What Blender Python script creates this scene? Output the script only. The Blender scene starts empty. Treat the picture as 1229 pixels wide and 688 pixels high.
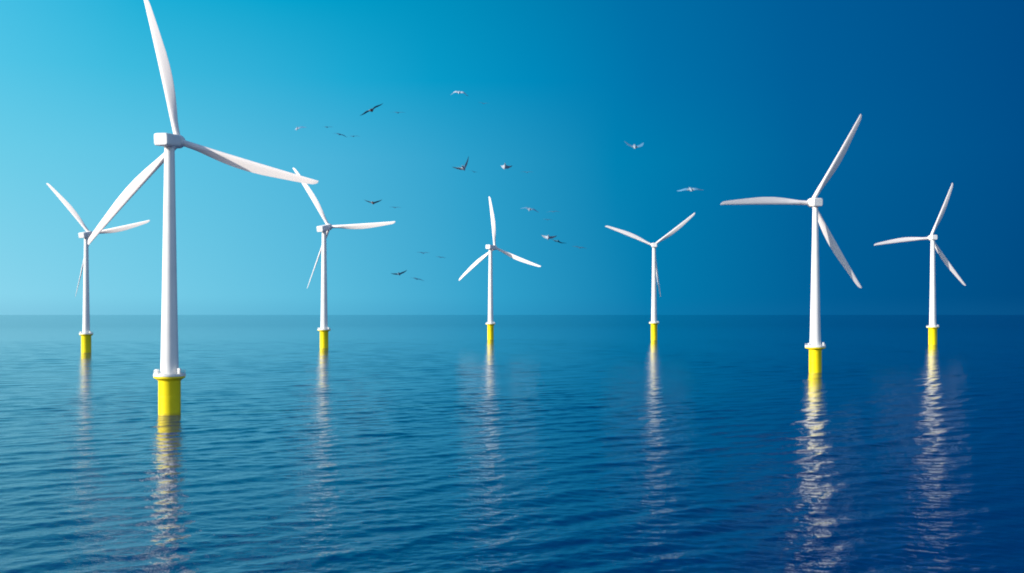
import bpy, bmesh, math, random
import numpy as np
from mathutils import Vector, Matrix

# ------------------------------------------------------------------ camera, sky, sun, exposure
SC = bpy.context.scene
COL = SC.collection
R = math.radians
EYE = 30.0                     # the lens is 30 m above the sea
FPX, CX, HY = 1318.0, 614.5, 377.5

cam = bpy.data.objects.new('camera', bpy.data.cameras.new('camera'))
COL.objects.link(cam)
cam.location = (0, 0, EYE)
cam.rotation_euler = (R(90), 0, 0)
cam.data.sensor_width = 36.0
cam.data.lens = 36.0 * FPX / 1229.0
cam.data.shift_y = (HY - 344.0) / 1229.0
cam.data.clip_start = 0.5
cam.data.clip_end = 200000.0
SC.camera = cam

SUN_AZ, SUN_EL = R(-114), R(22)          # azimuth from the view axis (+y), clockwise positive


def lin(c):
    c /= 255.0
    return c / 12.92 if c <= 0.04045 else ((c + 0.055) / 1.055) ** 2.4


def rgb(r, g, b):
    return (lin(r), lin(g), lin(b), 1.0)


class Nodes:
    """Short hand for wiring a node tree."""
    def __init__(self, tree):
        self.t = tree
        self.n = tree.nodes
        self.n.clear()

    def add(self, kind, **kw):
        nd = self.n.new(kind)
        for k, v in kw.items():
            setattr(nd, k, v)
        return nd

    def link(self, a, b):
        self.t.links.new(a, b)

    def put(self, v, sock):
        if hasattr(v, 'is_linked'):
            self.link(v, sock)
        else:
            sock.default_value = v

    def math(self, op, a, b=None, clamp=False):
        nd = self.add('ShaderNodeMath', operation=op, use_clamp=clamp)
        self.put(a, nd.inputs[0])
        if b is not None:
            self.put(b, nd.inputs[1])
        return nd.outputs[0]

    def ramp(self, fac, stops, interp='LINEAR'):
        nd = self.add('ShaderNodeValToRGB')
        cr = nd.color_ramp
        cr.interpolation = interp
        while len(cr.elements) < len(stops):
            cr.elements.new(0.5)
        for e, (p, c) in zip(cr.elements, stops):
            e.position = p
            e.color = c
        self.put(fac, nd.inputs[0])
        return nd.outputs[0]

    def mix(self, fac, a, b):
        nd = self.add('ShaderNodeMix', data_type='RGBA')
        self.put(fac, nd.inputs[0])
        self.put(a, nd.inputs[6])
        self.put(b, nd.inputs[7])
        return nd.outputs[2]

    def maprange(self, v, a, b, c=0.0, d=1.0, smooth=False):
        nd = self.add('ShaderNodeMapRange', interpolation_type='SMOOTHSTEP' if smooth else 'LINEAR')
        self.put(v, nd.inputs[0])
        nd.inputs[1].default_value, nd.inputs[2].default_value = a, b
        nd.inputs[3].default_value, nd.inputs[4].default_value = c, d
        return nd.outputs[0]


SKY_STRENGTH = 0.14
EXPOSURE = 0.4
world = bpy.data.worlds.new('World')
SC.world = world
world.use_nodes = True
W = Nodes(world.node_tree)
sky = W.add('ShaderNodeTexSky', sky_type='NISHITA')
sky.sun_disc = False
sky.sun_elevation = SUN_EL
sky.sun_rotation = SUN_AZ
sky.altitude = 0
sky.air_density, sky.dust_density, sky.ozone_density = 1.0, 0.6, 3.0
tc = W.add('ShaderNodeTexCoord')
sp = W.add('ShaderNodeSeparateXYZ')
W.link(tc.outputs['Generated'], sp.inputs[0])
az = W.math('MULTIPLY', W.math('ARCTAN2', sp.outputs[0], sp.outputs[1]), 180 / math.pi)
el = W.math('ABSOLUTE', W.math('MULTIPLY', W.math('ARCSINE', sp.outputs[2]), 180 / math.pi))


def az_of(px):
    return math.degrees(math.atan((px - CX) / FPX))


def sky_band(cols):
    """colour along the azimuth at one height of the sky; cols = (photo column, r, g, b)"""
    st = [((az_of(p) + 50) / 100.0, tuple(v / SKY_STRENGTH / 2 ** EXPOSURE for v in rgb(*c)[:3]) + (1.0,)) for p, *c in cols]
    return W.ramp(W.maprange(az, -50, 50), st, 'LINEAR')


low = sky_band([(-150, 165, 224, 240), (0, 140, 214, 237), (200, 119, 204, 231), (400, 92, 188, 221), (600, 48, 160, 203),
                (780, 4, 123, 174), (1000, 0, 92, 148), (1229, 0, 75, 130)])
mid = sky_band([(-150, 135, 214, 238), (0, 105, 204, 232), (200, 92, 195, 228), (400, 73, 179, 218), (560, 44, 160, 204),
                (740, 0, 130, 180), (960, 0, 99, 156), (1229, 0, 79, 138)])
top = sky_band([(-150, 100, 200, 232), (0, 62, 188, 227), (170, 20, 174, 215), (330, 0, 163, 206), (560, 0, 140, 187),
                (760, 0, 112, 168), (960, 0, 92, 152), (1229, 0, 76, 136)])
upm = sky_band([(-150, 118, 207, 235), (0, 80, 196, 230), (150, 62, 187, 223), (300, 50, 177, 217), (420, 28, 168, 211), (520, 8, 155, 201),
                (640, 0, 138, 189), (780, 0, 115, 171), (960, 0, 95, 154), (1229, 0, 77, 137)])
zen = sky_band([(-150, 0, 138, 222), (200, 0, 116, 206), (614, 0, 80, 158), (1000, 0, 52, 108), (1229, 0, 46, 100)])
g = W.mix(W.maprange(el, 0.0, 1.1, smooth=True), W.mix(0.14, low, tuple(v / SKY_STRENGTH / 2 ** EXPOSURE for v in rgb(30, 110, 165)[:3]) + (1.0,)), low)
g = W.mix(W.maprange(el, 0, 8), g, mid)
g = W.mix(W.maprange(el, 8, 12), g, upm)
g = W.mix(W.maprange(el, 12, 16), g, top)
g = W.mix(W.maprange(el, 16, 45, smooth=True), g, zen)
# away from the part of the sky in front, the plain physical sky takes over
back = W.maprange(W.math('ABSOLUTE', az), 45, 85, smooth=True)
high = W.maprange(el, 35, 65, smooth=True)
col = W.mix(W.math('MAXIMUM', back, high), g, sky.outputs[0])
bg = W.add('ShaderNodeBackground')
W.link(col, bg.inputs[0])
bg.inputs[1].default_value = SKY_STRENGTH
wo = W.add('ShaderNodeOutputWorld')
W.link(bg.outputs[0], wo.inputs[0])

sun = bpy.data.objects.new('sun', bpy.data.lights.new('sun', 'SUN'))
COL.objects.link(sun)
sun.data.energy = 4.9
sun.data.angle = R(0.5)
sun.data.color = (1.0, 0.94, 0.84)
sdir = Vector((math.sin(SUN_AZ) * math.cos(SUN_EL), math.cos(SUN_AZ) * math.cos(SUN_EL), math.sin(SUN_EL)))
sun.rotation_euler = sdir.to_track_quat('Z', 'Y').to_euler()
sun.location = sdir * 500

SC.view_settings.view_transform = 'Standard'
SC.view_settings.look = 'None'
SC.view_settings.exposure = EXPOSURE
SC.view_settings.gamma = 1.0
SC.view_settings.use_curve_mapping = False
SC.render.engine = 'CYCLES'
SC.cycles.use_denoising = True
SC.cycles.max_bounces = 6
SC.cycles.filter_width = 1.9

# ------------------------------------------------------------------ helpers


def at(px, py, depth):
    """the point that stands at a pixel of the photograph, depth metres ahead"""
    return Vector(((px - CX) / FPX * depth, depth, EYE + (HY - py) / FPX * depth))


def material(name, build):
    m = bpy.data.materials.new(name)
    m.use_nodes = True
    N = Nodes(m.node_tree)
    out = N.add('ShaderNodeOutputMaterial')
    p = N.add('ShaderNodeBsdfPrincipled')
    N.link(p.outputs[0], out.inputs[0])
    build(N, p)
    return m


def paint(name, c1, c2, rough, scale=0.35, streak=0.0, streak_col=(0.3, 0.25, 0.15, 1)):
    """weathered gloss paint: cloudy two tone variation and faint vertical runs"""
    def b(N, p):
        co = N.add('ShaderNodeTexCoord')
        nz = N.add('ShaderNodeTexNoise')
        nz.inputs['Scale'].default_value = scale
        nz.inputs['Detail'].default_value = 5
        N.link(co.outputs['Object'], nz.inputs['Vector'])
        c = N.mix(N.maprange(nz.outputs[0], 0.35, 0.7), c1, c2)
        if streak:
            mp = N.add('ShaderNodeMapping')
            mp.inputs['Scale'].default_value = (2.2, 2.2, 0.07)
            N.link(co.outputs['Object'], mp.inputs[0])
            n2 = N.add('ShaderNodeTexNoise')
            n2.inputs['Scale'].default_value = 1.0
            n2.inputs['Detail'].default_value = 4
            N.link(mp.outputs[0], n2.inputs['Vector'])
            f = N.math('MULTIPLY', N.maprange(n2.outputs[0], 0.55, 0.8), streak)
            c = N.mix(f, c, streak_col)
        N.link(c, p.inputs['Base Color'])
        p.inputs['Roughness'].default_value = rough
    return material(name, b)


M_TOWER = paint('white_tower_paint', (0.80, 0.79, 0.77, 1), (0.74, 0.735, 0.72, 1), 0.38, 0.2, 0.12)
M_BLADE = paint('white_blade_gelcoat', (0.84, 0.77, 0.74, 1), (0.79, 0.735, 0.71, 1), 0.32, 0.15)
M_NAC = paint('white_nacelle_shell', (0.80, 0.79, 0.77, 1), (0.74, 0.735, 0.72, 1), 0.4, 0.3, 0.1)
M_STEEL = paint('galvanised_steel', (0.62, 0.64, 0.66, 1), (0.5, 0.52, 0.54, 1), 0.45, 1.0)


def yellow(N, p):
    co = N.add('ShaderNodeTexCoord')
    s = N.add('ShaderNodeSeparateXYZ')
    N.link(co.outputs['Object'], s.inputs[0])
    nz = N.add('ShaderNodeTexNoise')
    nz.inputs['Scale'].default_value = 0.7
    nz.inputs['Detail'].default_value = 6
    N.link(co.outputs['Object'], nz.inputs['Vector'])
    base = N.mix(N.maprange(nz.outputs[0], 0.35, 0.7), (0.95, 0.765, 0.002, 1), (0.91, 0.71, 0.002, 1))
    # a wet, grown-over band just above the water
    h = N.math('ADD', s.outputs[2], N.math('MULTIPLY', nz.outputs[0], -1.6))
    band = N.maprange(h, -0.7, 0.1, 0.5, 0.0)
    c = N.mix(band, base, (0.32, 0.22, 0.03, 1))
    N.link(c, p.inputs['Base Color'])
    p.inputs['Roughness'].default_value = 0.42


M_YELLOW = material('yellow_marine_paint', yellow)


def link_mesh(name, bm, mat, parent=None, smooth=True, bevel=None):
    me = bpy.data.meshes.new(name)
    bmesh.ops.recalc_face_normals(bm, faces=bm.faces[:])
    bm.to_mesh(me)
    bm.free()
    for m in (mat if isinstance(mat, (list, tuple)) else [mat]):
        me.materials.append(m)
    o = bpy.data.objects.new(name, me)
    COL.objects.link(o)
    o.parent = parent
    if smooth:
        me.polygons.foreach_set('use_smooth', [True] * len(me.polygons))
        try:
            me.set_sharp_from_angle(angle=R(38))
        except AttributeError:
            pass
    if bevel:
        b = o.modifiers.new('bevel', 'BEVEL')
        b.width = bevel
        b.segments = 3
        b.limit_method = 'ANGLE'
        b.harden_normals = False
    return o


def lathe(bm, prof, seg=48, axis='Z', off=(0, 0, 0)):
    """prof = (radius, height) from one end to the other; ends are closed"""
    off = Vector(off)
    rings = []
    for r, h in prof:
        ring = []
        for i in range(seg):
            a = 2 * math.pi * i / seg
            v = (r * math.cos(a), r * math.sin(a), h) if axis == 'Z' else (r * math.cos(a), h, r * math.sin(a))
            ring.append(bm.verts.new(Vector(v) + off))
        rings.append(ring)
    for A, B in zip(rings, rings[1:]):
        for i in range(seg):
            bm.faces.new((A[i], A[(i + 1) % seg], B[(i + 1) % seg], B[i]))
    bm.faces.new(rings[0])
    bm.faces.new(rings[-1])


def box(bm, c, s):
    g = bmesh.ops.create_cube(bm, size=1.0)['verts']
    for v in g:
        v.co = Vector((v.co.x * s[0] + c[0], v.co.y * s[1] + c[1], v.co.z * s[2] + c[2]))
    return g


def tube(bm, a, b, r, seg=8):
    a, b = Vector(a), Vector(b)
    q = (b - a).to_track_quat('Z', 'Y')
    rr = []
    for p in (a, b):
        rr.append([bm.verts.new(p + q @ Vector((r * math.cos(t), r * math.sin(t), 0)))
                   for t in (2 * math.pi * i / seg for i in range(seg))])
    for i in range(seg):
        bm.faces.new((rr[0][i], rr[0][(i + 1) % seg], rr[1][(i + 1) % seg], rr[1][i]))
    bm.faces.new(rr[0])
    bm.faces.new(rr[1])


# ------------------------------------------------------------------ the sea
def build_water():
    rng = np.random.default_rng(7)
    # rings: fine where the sea is seen near, coarser and coarser out to the horizon
    rr = [0.0, 20.0, 40.0, 60.0, 80.0, 95.0, 105.0]
    while rr[-1] < 2600:
        rr.append(rr[-1] * (1.0024 if rr[-1] < 320 else 1.0019 if rr[-1] < 1350 else 1.0034) if rr[-1] > 105 else rr[-1] + 0.4)
    while rr[-1] < 70000:
        rr.append(rr[-1] * 1.12)
    rr = np.array(rr)
    fine = np.radians(np.arange(-34, 34.001, 0.115))
    coarse = np.radians(np.arange(38, 322.1, 4.0))
    aa = np.concatenate([fine, coarse])
    na, nr = len(aa), len(rr)
    dr = np.gradient(rr)
    da = np.where(np.abs(aa) < R(34.5), R(0.115), R(4.0))
    Rr, Aa = np.meshgrid(rr, aa, indexing='ij')
    X, Y = Rr * np.sin(Aa), Rr * np.cos(Aa)
    step_r = np.repeat(dr[:, None], na, 1)
    step_a = Rr * da[None, :]
    Z = np.zeros_like(X)
    DX, DY = np.zeros_like(X), np.zeros_like(X)
    waves = []
    for lam, slope, n, spread in ((24, 0.008, 6, 14), (13, 0.024, 12, 14), (8, 0.031, 16, 18), (4.5, 0.036, 18, 30), (2.3, 0.044, 22, 55), (1.35, 0.044, 26, 70)):
        for _ in range(n):
            l = lam * np.exp(rng.uniform(-0.32, 0.32))
            d = R(-42 * min(1.0, 0.5 + lam / 20) + rng.normal() * spread)
            k = 2 * np.pi / l
            waves.append((k * np.sin(d), k * np.cos(d), slope * np.sqrt(2.0 / n) / k, rng.uniform(0, 6.283), l))
    # slow gusts: patches of calmer and rougher water
    gust = np.ones_like(X)
    for _ in range(7):
        l = rng.uniform(70, 260)
        d = rng.uniform(0, np.pi)
        gust += 0.09 * np.sin((X * np.sin(d) + Y * np.cos(d) * 0.6) * 2 * np.pi / l + rng.uniform(0, 6.28))
    u = np.clip((Rr - 900) / 3200, 0, 1)
    gust *= 1 - 0.55 * u * u * (3 - 2 * u)                    # the far sea lies smooth
    for kx, ky, a, ph, l in waves:
        k = np.hypot(kx, ky)
        # a wave fades out where the grid can no longer carry it
        sr = step_r * np.abs((kx * X + ky * Y)) / (k * np.maximum(Rr, 1e-3))
        sa = step_a * np.abs((kx * Y - ky * X)) / (k * np.maximum(Rr, 1e-3))
        w = np.clip((l / np.maximum(sr + sa, 1e-6) - 2.5) / 3.0, 0, 1) * gust
        th = kx * X + ky * Y + ph
        Z += w * a * np.sin(th)
        s = w * a * np.cos(th) * 0.8
        DX += s * kx / k
        DY += s * ky / k
    X, Y = X + DX, Y + DY
    co = np.stack([X, Y, Z], -1).reshape(-1, 3)
    i = np.arange(nr - 1)[:, None] * na
    j = np.arange(na)[None, :]
    j2 = (j + 1) % na
    quads = np.stack([i + j, i + j2, i + na + j2, i + na + j], -1)[1:].reshape(-1, 4)
    quads = quads[:, ::-1]
    me = bpy.data.meshes.new('water')
    me.vertices.add(len(co))
    me.vertices.foreach_set('co', co.astype(np.float32).ravel())
    # close the middle under the camera with one polygon
    centre = np.arange(na)[::1] + na
    nq = len(quads)
    me.loops.add(nq * 4 + na)
    me.loops.foreach_set('vertex_index', np.concatenate([quads.ravel(), centre[::-1]]).astype(np.int32))
    me.polygons.add(nq + 1)
    me.polygons.foreach_set('loop_start', np.concatenate([np.arange(nq) * 4, [nq * 4]]).astype(np.int32))
    me.polygons.foreach_set('use_smooth', np.ones(nq + 1, dtype=bool))
    me.update(calc_edges=True)
    me.validate()
    o = bpy.data.objects.new('water', me)
    COL.objects.link(o)
    o['kind'] = 'structure'

    def b(N, p):
        geo = N.add('ShaderNodeNewGeometry')
        ln = N.add('ShaderNodeVectorMath', operation='LENGTH')
        N.link(geo.outputs['Position'], ln.inputs[0])
        dist = ln.outputs['Value']
        # turned so that the first axis runs along the wave crests
        mp = N.add('ShaderNodeMapping')
        mp.inputs['Rotation'].default_value = (0, 0, R(-30))
        mp.inputs['Scale'].default_value = (0.8, 1.0, 1.0)
        N.link(geo.outputs['Position'], mp.inputs[0])
        hsum = None
        for sc, amp in ((0.6, 0.07), (1.5, 0.045), (3.6, 0.018)):
            nz = N.add('ShaderNodeTexNoise')
            nz.inputs['Scale'].default_value = sc
            nz.inputs['Detail'].default_value = 2
            nz.inputs['Roughness'].default_value = 0.5
            N.link(mp.outputs[0], nz.inputs['Vector'])
            h = N.math('MULTIPLY', nz.outputs[0], amp)
            hsum = h if hsum is None else N.math('ADD', hsum, h)
        bp = N.add('ShaderNodeBump')
        bp.inputs['Distance'].default_value = 1.0
        bp.inputs['Strength'].default_value = 1.0
        N.link(hsum, bp.inputs['Height'])
        N.link(bp.outputs[0], p.inputs['Normal'])
        p.inputs['Base Color'].default_value = (0.0002, 0.0155, 0.082, 1)
        N.link(N.maprange(dist, 150, 3000, 0.035, 0.11), p.inputs['Roughness'])
        p.inputs['IOR'].default_value = 1.333
    me.materials.append(material('sea_water', b))
    return o


build_water()

# ------------------------------------------------------------------ wind turbines
CHORD = [(0.00, .046), (.06, .046), (.12, .050), (.20, .062), (.30, .074), (.40, .081), (.50, .081), (.60, .076),
         (.72, .064), (.84, .052), (.93, .042), (.975, .035), (1.0, .016)]
THICK = [(0.0, 1.0), (.06, 1.0), (.14, .75), (.24, .46), (.35, .33), (.5, .26), (.75, .20), (1.0, .18)]
TWIST = [(0.0, 16), (.2, 13), (.4, 8), (.7, 3), (1.0, 0)]


def lerp(tab, x):
    for (a, u), (b, v) in zip(tab, tab[1:]):
        if x <= b:
            return u + (v - u) * (x - a) / (b - a)
    return tab[-1][1]


def blade_bm(L, r0):
    """span along +z from the hub, trailing edge towards +x, thickness along y"""
    bm = bmesh.new()
    n, rings = 20, []
    stations = sorted(set([i / 26 for i in range(27)] + [.965, .985, .995]))
    lead0 = .023 * L
    for s in stations:
        c, t, tw = lerp(CHORD, s) * L * 0.94, lerp(THICK, s), R(lerp(TWIST, s))
        round_ = max(0.0, min(1.0, (0.2 - s) / 0.14))
        z = r0 + s * (L - r0)
        ring = []
        for i in range(n):
            a = 2 * math.pi * i / n
            u = 0.5 - 0.5 * math.cos(a)
            sg = 1 if math.sin(a) >= 0 else -1
            yt = 5 * (0.2969 * math.sqrt(u) - 0.126 * u - 0.3516 * u * u + 0.2843 * u ** 3 - 0.1015 * u ** 4)
            xa, ya = u * c, sg * yt * t * c + 0.02 * c * math.sin(math.pi * u)
            xc, yc = u * c, 0.5 * c * math.sin(a)
            x = xa + (xc - xa) * round_
            y = ya + (yc - ya) * round_
            x -= lead0
            x, y = x * math.cos(tw) - y * math.sin(tw), x * math.sin(tw) + y * math.cos(tw)
            x -= 0.012 * L * s * s                                 # slight sweep towards the leading edge
            ring.append(bm.verts.new((x, y, z)))
        rings.append(ring)
    for A, B in zip(rings, rings[1:]):
        for i in range(n):
            bm.faces.new((A[i], A[(i + 1) % n], B[(i + 1) % n], B[i]))
    bm.faces.new(rings[0])
    bm.faces.new(rings[-1])
    return bm


def turbine(px, depth, psi, theta, L, d, hub_z, tilt, cone, pile_r, deck_r, deck_z, tower_r, top_r, label, pitch=(0, 0, 0), tail=5.6):
    root = bpy.data.objects.new('wind_turbine', None)
    COL.objects.link(root)
    root.location = ((px - CX) / FPX * depth, depth, 0)
    root.rotation_euler = (0, 0, -R(psi))
    root.empty_display_size = 5
    root['label'], root['category'], root['group'] = label, 'wind turbine', 'wind turbines standing in the sea'
    s = L / 45.0
    tilt, cone = R(tilt), R(cone)
    # foundation: yellow pile with a flared head
    bm = bmesh.new()
    lathe(bm, [(pile_r, -4.0), (pile_r, deck_z - 2.1), (pile_r * 1.03, deck_z - 1.9), (deck_r * 0.93, deck_z - 1.15),
               (deck_r * 0.97, deck_z - 1.1), (deck_r * 0.97, deck_z - 0.62)], 64)
    pile = link_mesh('foundation_pile', bm, M_YELLOW, root)
    bm = bmesh.new()
    for z in (deck_z * 0.45,):
        lathe(bm, [(pile_r + .002, z), (pile_r + .05, z + .02), (pile_r + .05, z + .16), (pile_r + .002, z + .18)], 64)
    link_mesh('weld_band', bm, M_YELLOW, pile)
    # white working platform with railing and lockers
    bm = bmesh.new()
    lathe(bm, [(deck_r * 0.99, deck_z - 0.615), (deck_r, deck_z - 0.57), (deck_r, deck_z - 0.04), (deck_r - .05, deck_z)], 64)
    deck = link_mesh('platform', bm, M_TOWER, root)
    bm = bmesh.new()
    nst, rr = 20, deck_r - 0.18
    pts = [Vector((rr * math.cos(2 * math.pi * (i + .5) / nst), rr * math.sin(2 * math.pi * (i + .5) / nst), 0)) for i in range(nst)]
    for i, p in enumerate(pts):
        q = pts[(i + 1) % nst]
        tube(bm, p + Vector((0, 0, deck_z - .01)), p + Vector((0, 0, deck_z + 1.15)), 0.05, 6)
        for h in (0.6, 1.15):
            tube(bm, p + Vector((0, 0, deck_z + h)), q + Vector((0, 0, deck_z + h)), 0.045, 6)
        tube(bm, p + Vector((0, 0, deck_z + .14)), q + Vector((0, 0, deck_z + .14)), 0.11, 4)
    link_mesh('railing', bm, M_TOWER, deck)
    for a, w, h in ((-155, .9, 1.5), (-25, .8, 1.8), (60, .9, 1.3)):
        bm = bmesh.new()
        rad = (deck_r + tower_r) * 0.5
        a = R(a + psi)
        box(bm, (rad * math.cos(a), rad * math.sin(a), deck_z + h / 2), (w, w, h))
        link_mesh('locker', bm, M_NAC, deck, bevel=.06)
    # tower
    top_z = hub_z - 1.75 * s
    bm = bmesh.new()
    prof = []
    for i in range(13):
        f = i / 12
        prof.append((tower_r + (top_r - tower_r) * (f ** 0.92), deck_z + .002 + (top_z - deck_z) * f))
    lathe(bm, [(tower_r * 1.09, deck_z + .001), (tower_r * 1.09, deck_z + .28), (tower_r * 1.004, deck_z + .30)] + prof[1:], 72)
    tower = link_mesh('tower', bm, M_TOWER, root)
    for f in (0.36, 0.70):
        bm = bmesh.new()
        r = tower_r + (top_r - tower_r) * (f ** 0.92)
        z = deck_z + (top_z - deck_z) * f
        lathe(bm, [(r - .02, z - .07), (r + .02, z - .06), (r + .02, z + .06), (r - .02, z + .07)], 72)
        link_mesh('flange_joint', bm, M_TOWER, tower)
    # nacelle: rounded box, its back end towards -y, the rotor at +y
    head = Matrix.Translation((0, 0, hub_z)) @ Matrix.Rotation(tilt, 4, 'X')
    dd = max(d, 3.6 * s)
    back, front = -tail * s, dd - 1.75 * s
    w, h = 4.5 * s, 3.7 * s
    bm = bmesh.new()
    secs = [(back, .90, .90), (back + .35 * s, 1.0, 1.0), (front - 1.6 * s, 1.0, 1.0), (front, .74, .80)]
    rings = []
    for y, fx, fz in secs:
        ring = []
        for i in range(24):
            a = 2 * math.pi * (i + .5) / 24
            e = 0.34
            cx = math.copysign(abs(math.cos(a)) ** e, math.cos(a))
            cz = math.copysign(abs(math.sin(a)) ** e, math.sin(a))
            ring.append(bm.verts.new((cx * w / 2 * fx, y, cz * h / 2 * fz)))
        rings.append(ring)
    for A, B in zip(rings, rings[1:]):
        for i in range(24):
            bm.faces.new((A[i], A[(i + 1) % 24], B[(i + 1) % 24], B[i]))
    bm.faces.new(rings[0])
    bm.faces.new(rings[-1])
    nac = link_mesh('nacelle', bm, M_NAC, root, bevel=.12 * s)
    nac.matrix_local = head
    bm = bmesh.new()
    lathe(bm, [(top_r * 1.06, top_z - .5 * s), (top_r * 1.12, top_z - .4 * s), (top_r * 1.12, hub_z - 1.2 * s)], 48)
    link_mesh('yaw_collar', bm, M_NAC, root)
    # hub and spinner
    bm = bmesh.new()
    q = 2.08 * s
    lathe(bm, [(q * .80, dd - 1.72 * s), (q * .97, dd - 1.3 * s), (q, dd - .4 * s), (q * .98, dd + .4 * s), (q * .86, dd + 1.15 * s),
               (q * .62, dd + 1.75 * s), (q * .32, dd + 2.1 * s), (q * .06, dd + 2.2 * s)], 40, 'Y')
    hub = link_mesh('hub', bm, M_NAC, root)
    hub.matrix_local = head
    bl = None
    for k in range(3):
        if bl is None:
            b = link_mesh('blade', blade_bm(L, 1.1 * s), M_BLADE, root)
            bl = b
        else:
            b = bl.copy()
            COL.objects.link(b)
            b.parent = root
        b.matrix_local = (head @ Matrix.Translation((0, dd, 0)) @ Matrix.Rotation(R(theta + 120 * k), 4, 'Y')
                          @ Matrix.Rotation(-cone, 4, 'X') @ Matrix.Rotation(R(pitch[k]), 4, 'Z'))
    return root


turbine(203.5, 328.1, 9.7, -11.7, 45.1, 5.76, 82.0, 5.1, 2.9, 3.24, 4.7, 12.2, 2.65, 1.45,
        'tallest white turbine, nearest of all, on a thick yellow base at the left')
turbine(103.5, 850.3, 12.5, -38.9, 52.7, 5.3, 91.8, 9.8, 0.8, 3.7, 5.2, 15.3, 2.75, 1.55,
        'leftmost small white turbine, its hub half hidden by a blade of the biggest turbine', (0, 0, 62))
turbine(389, 962, 20.3, -30.6, 63.0, 9.18, 105.6, 10.6, 3.7, 3.7, 5.8, 17.0, 3.1, 1.9,
        'white turbine just right of the biggest one, one blade pointing level to the right', (0, 0, 55))
turbine(588.8, 1287.9, 23.1, -6.7, 61.9, 12.35, 108.9, 0, 2.6, 3.7, 5.9, 19.4, 3.2, 2.0,
        'small white turbine in the middle with one blade pointing straight up')
turbine(785, 1255.2, 1.6, 53.1, 59.8, 4.6, 109.1, 0.8, -2.0, 3.6, 5.8, 20.6, 3.2, 1.9,
        'small white turbine whose two upper blades spread into a wide V', (0, 68, 0), tail=4.0)
turbine(978.5, 560.9, -12, 29.4, 51.6, 4.1, 87.2, 3.6, -4.6, 3.2, 5.2, 13.9, 2.85, 1.3,
        'larger white turbine at the right with one blade pointing level to the left', tail=3.0)
turbine(1119.5, 1068.6, -6.2, 24.1, 58.5, 4.4, 104.8, -0.4, -1.0, 4.0, 6.0, 18.2, 3.3, 1.9,
        'rightmost white turbine, smaller, near the right edge over dark blue water', tail=3.2)

# ------------------------------------------------------------------ birds


def plumage(name, c1, c2, rough=0.75):
    def b(N, p):
        co = N.add('ShaderNodeTexCoord')
        nz = N.add('ShaderNodeTexNoise')
        nz.inputs['Scale'].default_value = 18
        nz.inputs['Detail'].default_value = 3
        N.link(co.outputs['Object'], nz.inputs['Vector'])
        N.link(N.mix(N.maprange(nz.outputs[0], 0.35, 0.65), c1, c2), p.inputs['Base Color'])
        p.inputs['Roughness'].default_value = rough
    return material(name, b)


P_WHITE = plumage('white_plumage', (.42, .48, .57, 1), (.35, .42, .50, 1))
P_GREY = plumage('grey_plumage', (.26, .34, .41, 1), (.20, .28, .35, 1))
P_DARK = plumage('dark_brown_plumage', (.11, .20, .29, 1), (.13, .23, .33, 1))
P_BUFF = plumage('reddish_brown_plumage', (.26, .15, .13, 1), (.20, .12, .11, 1))
P_SLATE = plumage('slate_plumage_and_shadow', (.022, .14, .23, 1), (.03, .16, .26, 1))  # faint birds and shadow smudges alike, their fade put into the colour
P_PALE = plumage('pale_blue_grey_plumage', (.07, .22, .37, 1), (.09, .25, .40, 1))
KINDS = {'dark': (P_BUFF, P_DARK, P_DARK), 'grey': (P_WHITE, P_GREY, P_DARK), 'white': (P_WHITE, P_WHITE, P_DARK),
         'pale': (P_GREY, P_PALE, P_PALE), 'slate': (P_SLATE, P_SLATE, P_SLATE), 'black': (P_DARK, P_DARK, P_DARK)}

# body rings: along the axis, half width, half height, rise
BODY = [(-.30, .055, .006, .000), (-.22, .040, .016, .000), (-.12, .052, .048, -.002), (-.05, .066, .064, -.006), (.03, .070, .070, -.008),
        (.11, .060, .060, -.004), (.17, .042, .044, .008), (.215, .036, .038, .016), (.25, .026, .028, .016), (.272, .010, .011, .010),
        (.315, .003, .004, .004)]


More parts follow.
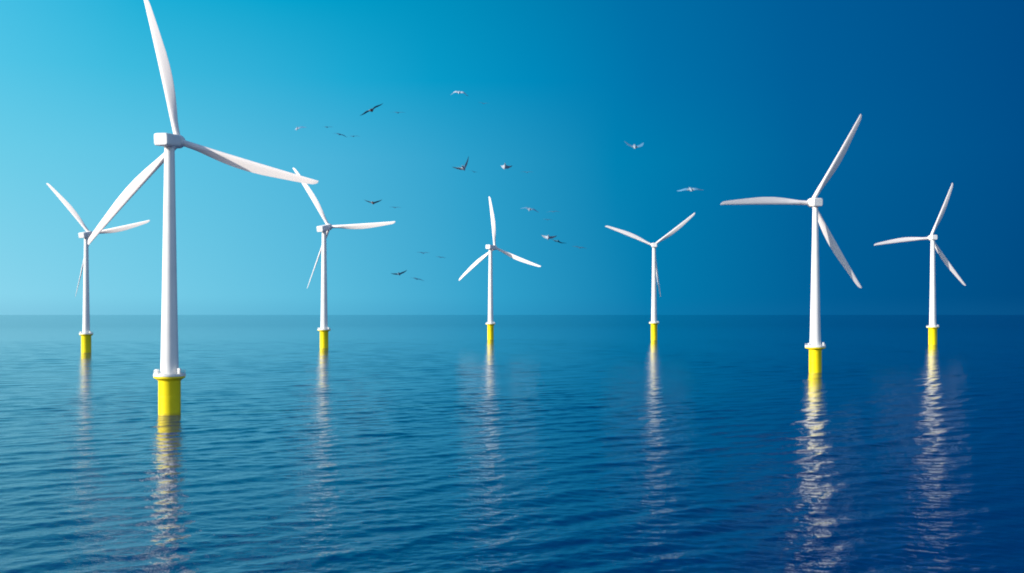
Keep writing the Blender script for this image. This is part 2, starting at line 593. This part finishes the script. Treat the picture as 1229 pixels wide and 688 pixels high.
def bird(px, py, left, right, kind, label, heading=0.0, pitch=-16.0, wing=0.70, elbow=0.10, depth=None, sweep=1.0, thin=1.45, fat=1.0):
    """left / right = where the wing tips are, in photo pixels from the body; a wing that looks short points away in depth"""
    longest = max(math.hypot(*left), math.hypot(*right))
    depth = depth or wing * FPX / longest * 0.97
    m = depth / FPX
    hd, pt = R(heading), R(pitch)
    f = Vector((math.sin(hd) * math.cos(pt), math.cos(hd) * math.cos(pt), math.sin(pt)))
    tips = []
    for dx, dy in (left, right):
        v = Vector((dx * m, 0, -dy * m))
        v.y = min(wing * .55, math.sqrt(max(0.0, wing ** 2 - v.length_squared))) * sweep
        tips.append(v)
    flat = [Vector((t.x, 0, t.z)) for t in tips]
    side = (flat[1].normalized() - flat[0].normalized()).normalized()
    if f.y < 0:
        side = -side                                     # flying towards us: its right wing is on our left
        tips.reverse()
    f = (f - side * f.dot(side)).normalized()
    up = side.cross(f).normalized()
    bm = bmesh.new()
    rings = []
    for y, hw, hh, rise in BODY:
        ring = []
        for k in range(8):
            a = math.pi / 8 + k * math.pi / 4
            ring.append(bm.verts.new(f * y + side * (hw * fat * math.cos(a)) + up * (hh * fat * math.sin(a) + rise)))
        rings.append(ring)
    for i, (A, B) in enumerate(zip(rings, rings[1:])):
        for k in range(8):
            if 2 <= i <= 4 and k in (3, 7):
                continue                                 # the shoulders, where the wings grow out
            fc = bm.faces.new((A[k], A[(k + 1) % 8], B[(k + 1) % 8], B[k]))
            fc.material_index = 0
    bm.faces.new(rings[0])
    bm.faces.new(rings[-1])
    for sgn, tip in ((-1, tips[0]), (1, tips[1])):
        hi, lo = (0, 7) if sgn > 0 else (3, 4)
        loop = [rings[i][hi] for i in (5, 4, 3, 2)] + [rings[i][lo] for i in (2, 3, 4, 5)]
        base = f * .03 + side * (.05 * sgn)
        wdir = (tip - base).normalized()
        bend = (up - wdir * up.dot(wdir)).normalized()
        chd = (f - wdir * f.dot(wdir)).normalized()
        nrm = wdir.cross(chd).normalized()
        if nrm.dot(up) < 0:
            nrm = -nrm
        prev = loop
        for s, ch, th, fw in ((.14, .185, .024, .02), (.30, .180, .022, .045), (.46, .165, .018, .055), (.62, .130, .013, .025),
                              (.78, .095, .009, -.03), (.91, .055, .006, -.075), (1.0, .014, .004, -.11)):
            c = base.lerp(tip, s) + bend * (elbow * (tip - base).length * math.sin(math.pi * min(1, s * 1.15)) * (1.1 - s)) + chd * fw
            sec = []
            for u in (.5, .22, -.15, -.5):
                sec.append(bm.verts.new(c + chd * (u * ch * thin) + nrm * (th * .5 * (1 - abs(u) * 1.6))))
            for u in (-.5, -.15, .22, .5):
                sec.append(bm.verts.new(c + chd * (u * ch * thin * .985) - nrm * (th * .5 * (1 - abs(u) * 1.6))))
            for k in range(8):
                fc = bm.faces.new((prev[k], prev[(k + 1) % 8], sec[(k + 1) % 8], sec[k]))
                fc.material_index = 0 if s < .2 else (2 if s > .8 else 1)
            prev = sec
        fc = bm.faces.new(prev)
        fc.material_index = 2
    o = link_mesh('bird', bm, KINDS[kind])
    o.location = at(px, py, depth)
    o['label'], o['category'], o['group'] = label, 'bird', 'birds gliding above the wind farm'
    return o


# the flock as it hangs in the photograph: body pixel, left tip, right tip
bird(446, 132.5, (-14, 5.5), (13.5, -8.5), 'dark', 'dark brown bird banking steeply, highest of the dark birds', heading=-25, elbow=.16)
bird(551, 111, (-11.5, 2.5), (11.5, 4.5), 'white', 'white bird with drooping wings, highest of the flock', heading=160, elbow=.26, pitch=-28)
bird(556.5, 202, (-13.5, -1.5), (6.5, -14), 'grey', 'white headed bird with its wings raised in a deep V', heading=60, elbow=.04, pitch=14)
bird(447.8, 243.8, (-11, -3.5), (10.5, -3.8), 'dark', 'dark brown bird in a shallow V below the steeply banking one', heading=-15, elbow=.08)
bird(606, 200, (-5, -0.6), (8.5, -0.4), 'white', 'small white bird right of the deep V bird', heading=-70, elbow=.05, depth=78)
bird(635.5, 251.5, (-10.8, -2.2), (11.2, 2.6), 'pale', 'thin pale bird tilted down to the right, above the right blade of the middle turbine', heading=20, elbow=.12, pitch=24)
bird(658, 285.3, (-8.5, -2.6), (10.5, -1.4), 'white', 'white bodied bird above a dark shadow smudge, right of the middle turbine', heading=-65, elbow=.12, depth=84)
bird(669.5, 289.4, (-8.5, -3.2), (10.5, 2.8), 'slate', 'blue grey bird-shaped shadow smudge tucked close under the white bodied bird', heading=15, elbow=-.08)  # shadow attached to the bird above, modelled as a bird shape
bird(479.2, 329, (-10.2, -0.2), (9.4, -4.2), 'black', 'dark bird with one wing raised, lowest of the flock', heading=30, elbow=.08)
bird(761.8, 176.2, (-13.2, -7), (13, -5.2), 'pale', 'pale bird holding both wings up, above the V shaped turbine', heading=-160, elbow=-.02, pitch=-30, fat=1.25)
bird(829, 227.5, (-16.5, 1.8), (17.5, 0.8), 'pale', 'pale bird gliding with flat wings, left of the larger right turbine', heading=170, elbow=.14, pitch=-24)
FAINT = [  # a few faint birds; the rest are shadow smudges modelled as bird shapes
    (356.5, 154.6, (-3, -.4), (8.5, -2.2), 'pale', 'tiny white bird farthest to the left in the flock', -60),
    (392.5, 152.8, (-5, -1), (6, -.4), 'slate', 'faint blue grey bird-shaped shadow smudge, second from the left in the flock', 10),
    (407.5, 161.5, (-6.5, -1.8), (7, 2.2), 'slate', 'faint bird tilted down to the right, left end of a close pair', 12),
    (424, 163.7, (-6.5, .2), (6.5, -.2), 'slate', 'faint level bird, right end of a close pair', -8),
    (477.5, 135.4, (-7, -1), (7.5, -.5), 'slate', 'faint blue grey bird-shaped shadow smudge just right of the steeply banking dark bird', 5),
    (580.5, 124.5, (-5, -1.6), (5, -.8), 'slate', 'faint bird-shaped shadow smudge below and right of the highest white bird', 20),
    (569, 206.5, (-5, -2), (5, .6), 'slate', 'faint bird-shaped shadow smudge directly under the head of the deep V bird', -20),
    (632.5, 207, (-6, -.8), (6, -.8), 'slate', 'faint blue grey bird-shaped shadow smudge right of the small white bird', 6),
    (474.2, 249.3, (-5.5, -.8), (5.5, -.4), 'slate', 'faint bird-shaped shadow smudge right of the shallow V dark bird', -12),
    (664, 254.2, (-6.5, .2), (6.5, -.2), 'slate', 'faint level bird-shaped shadow smudge right of the thin tilted pale bird', 18),
    (657, 263.8, (-5, -.6), (5, -.2), 'slate', 'faint bird-shaped shadow smudge below the thin tilted pale bird, upper right of the middle turbine', -6),
    (695.5, 297.4, (-7, -1.6), (7, .4), 'slate', 'faint bird-shaped shadow smudge farthest right beside the middle turbine', 14),
    (500, 335, (-6, -1.5), (7, 1.6), 'slate', 'faint bird-shaped shadow smudge right of and just below the lowest dark bird', -15),
    (508, 304, (-6, -1.2), (6, -.8), 'slate', 'faint bird-shaped shadow smudge above the lowest dark bird, left of the middle turbine', 9),
    (528.7, 309, (-5, -.8), (5, .4), 'slate', 'faint bird-shaped shadow smudge nearest to the left blade of the middle turbine', -10)]
for x, y, l, r, k, lab, hd in FAINT:
    l, r = (l[0] * 1.28, l[1] * 1.28), (r[0] * 1.28, r[1] * 1.28)
    bird(x, y, l, r, k, lab, heading=hd, elbow=.07, fat=.8, pitch=16, thin=1.7)
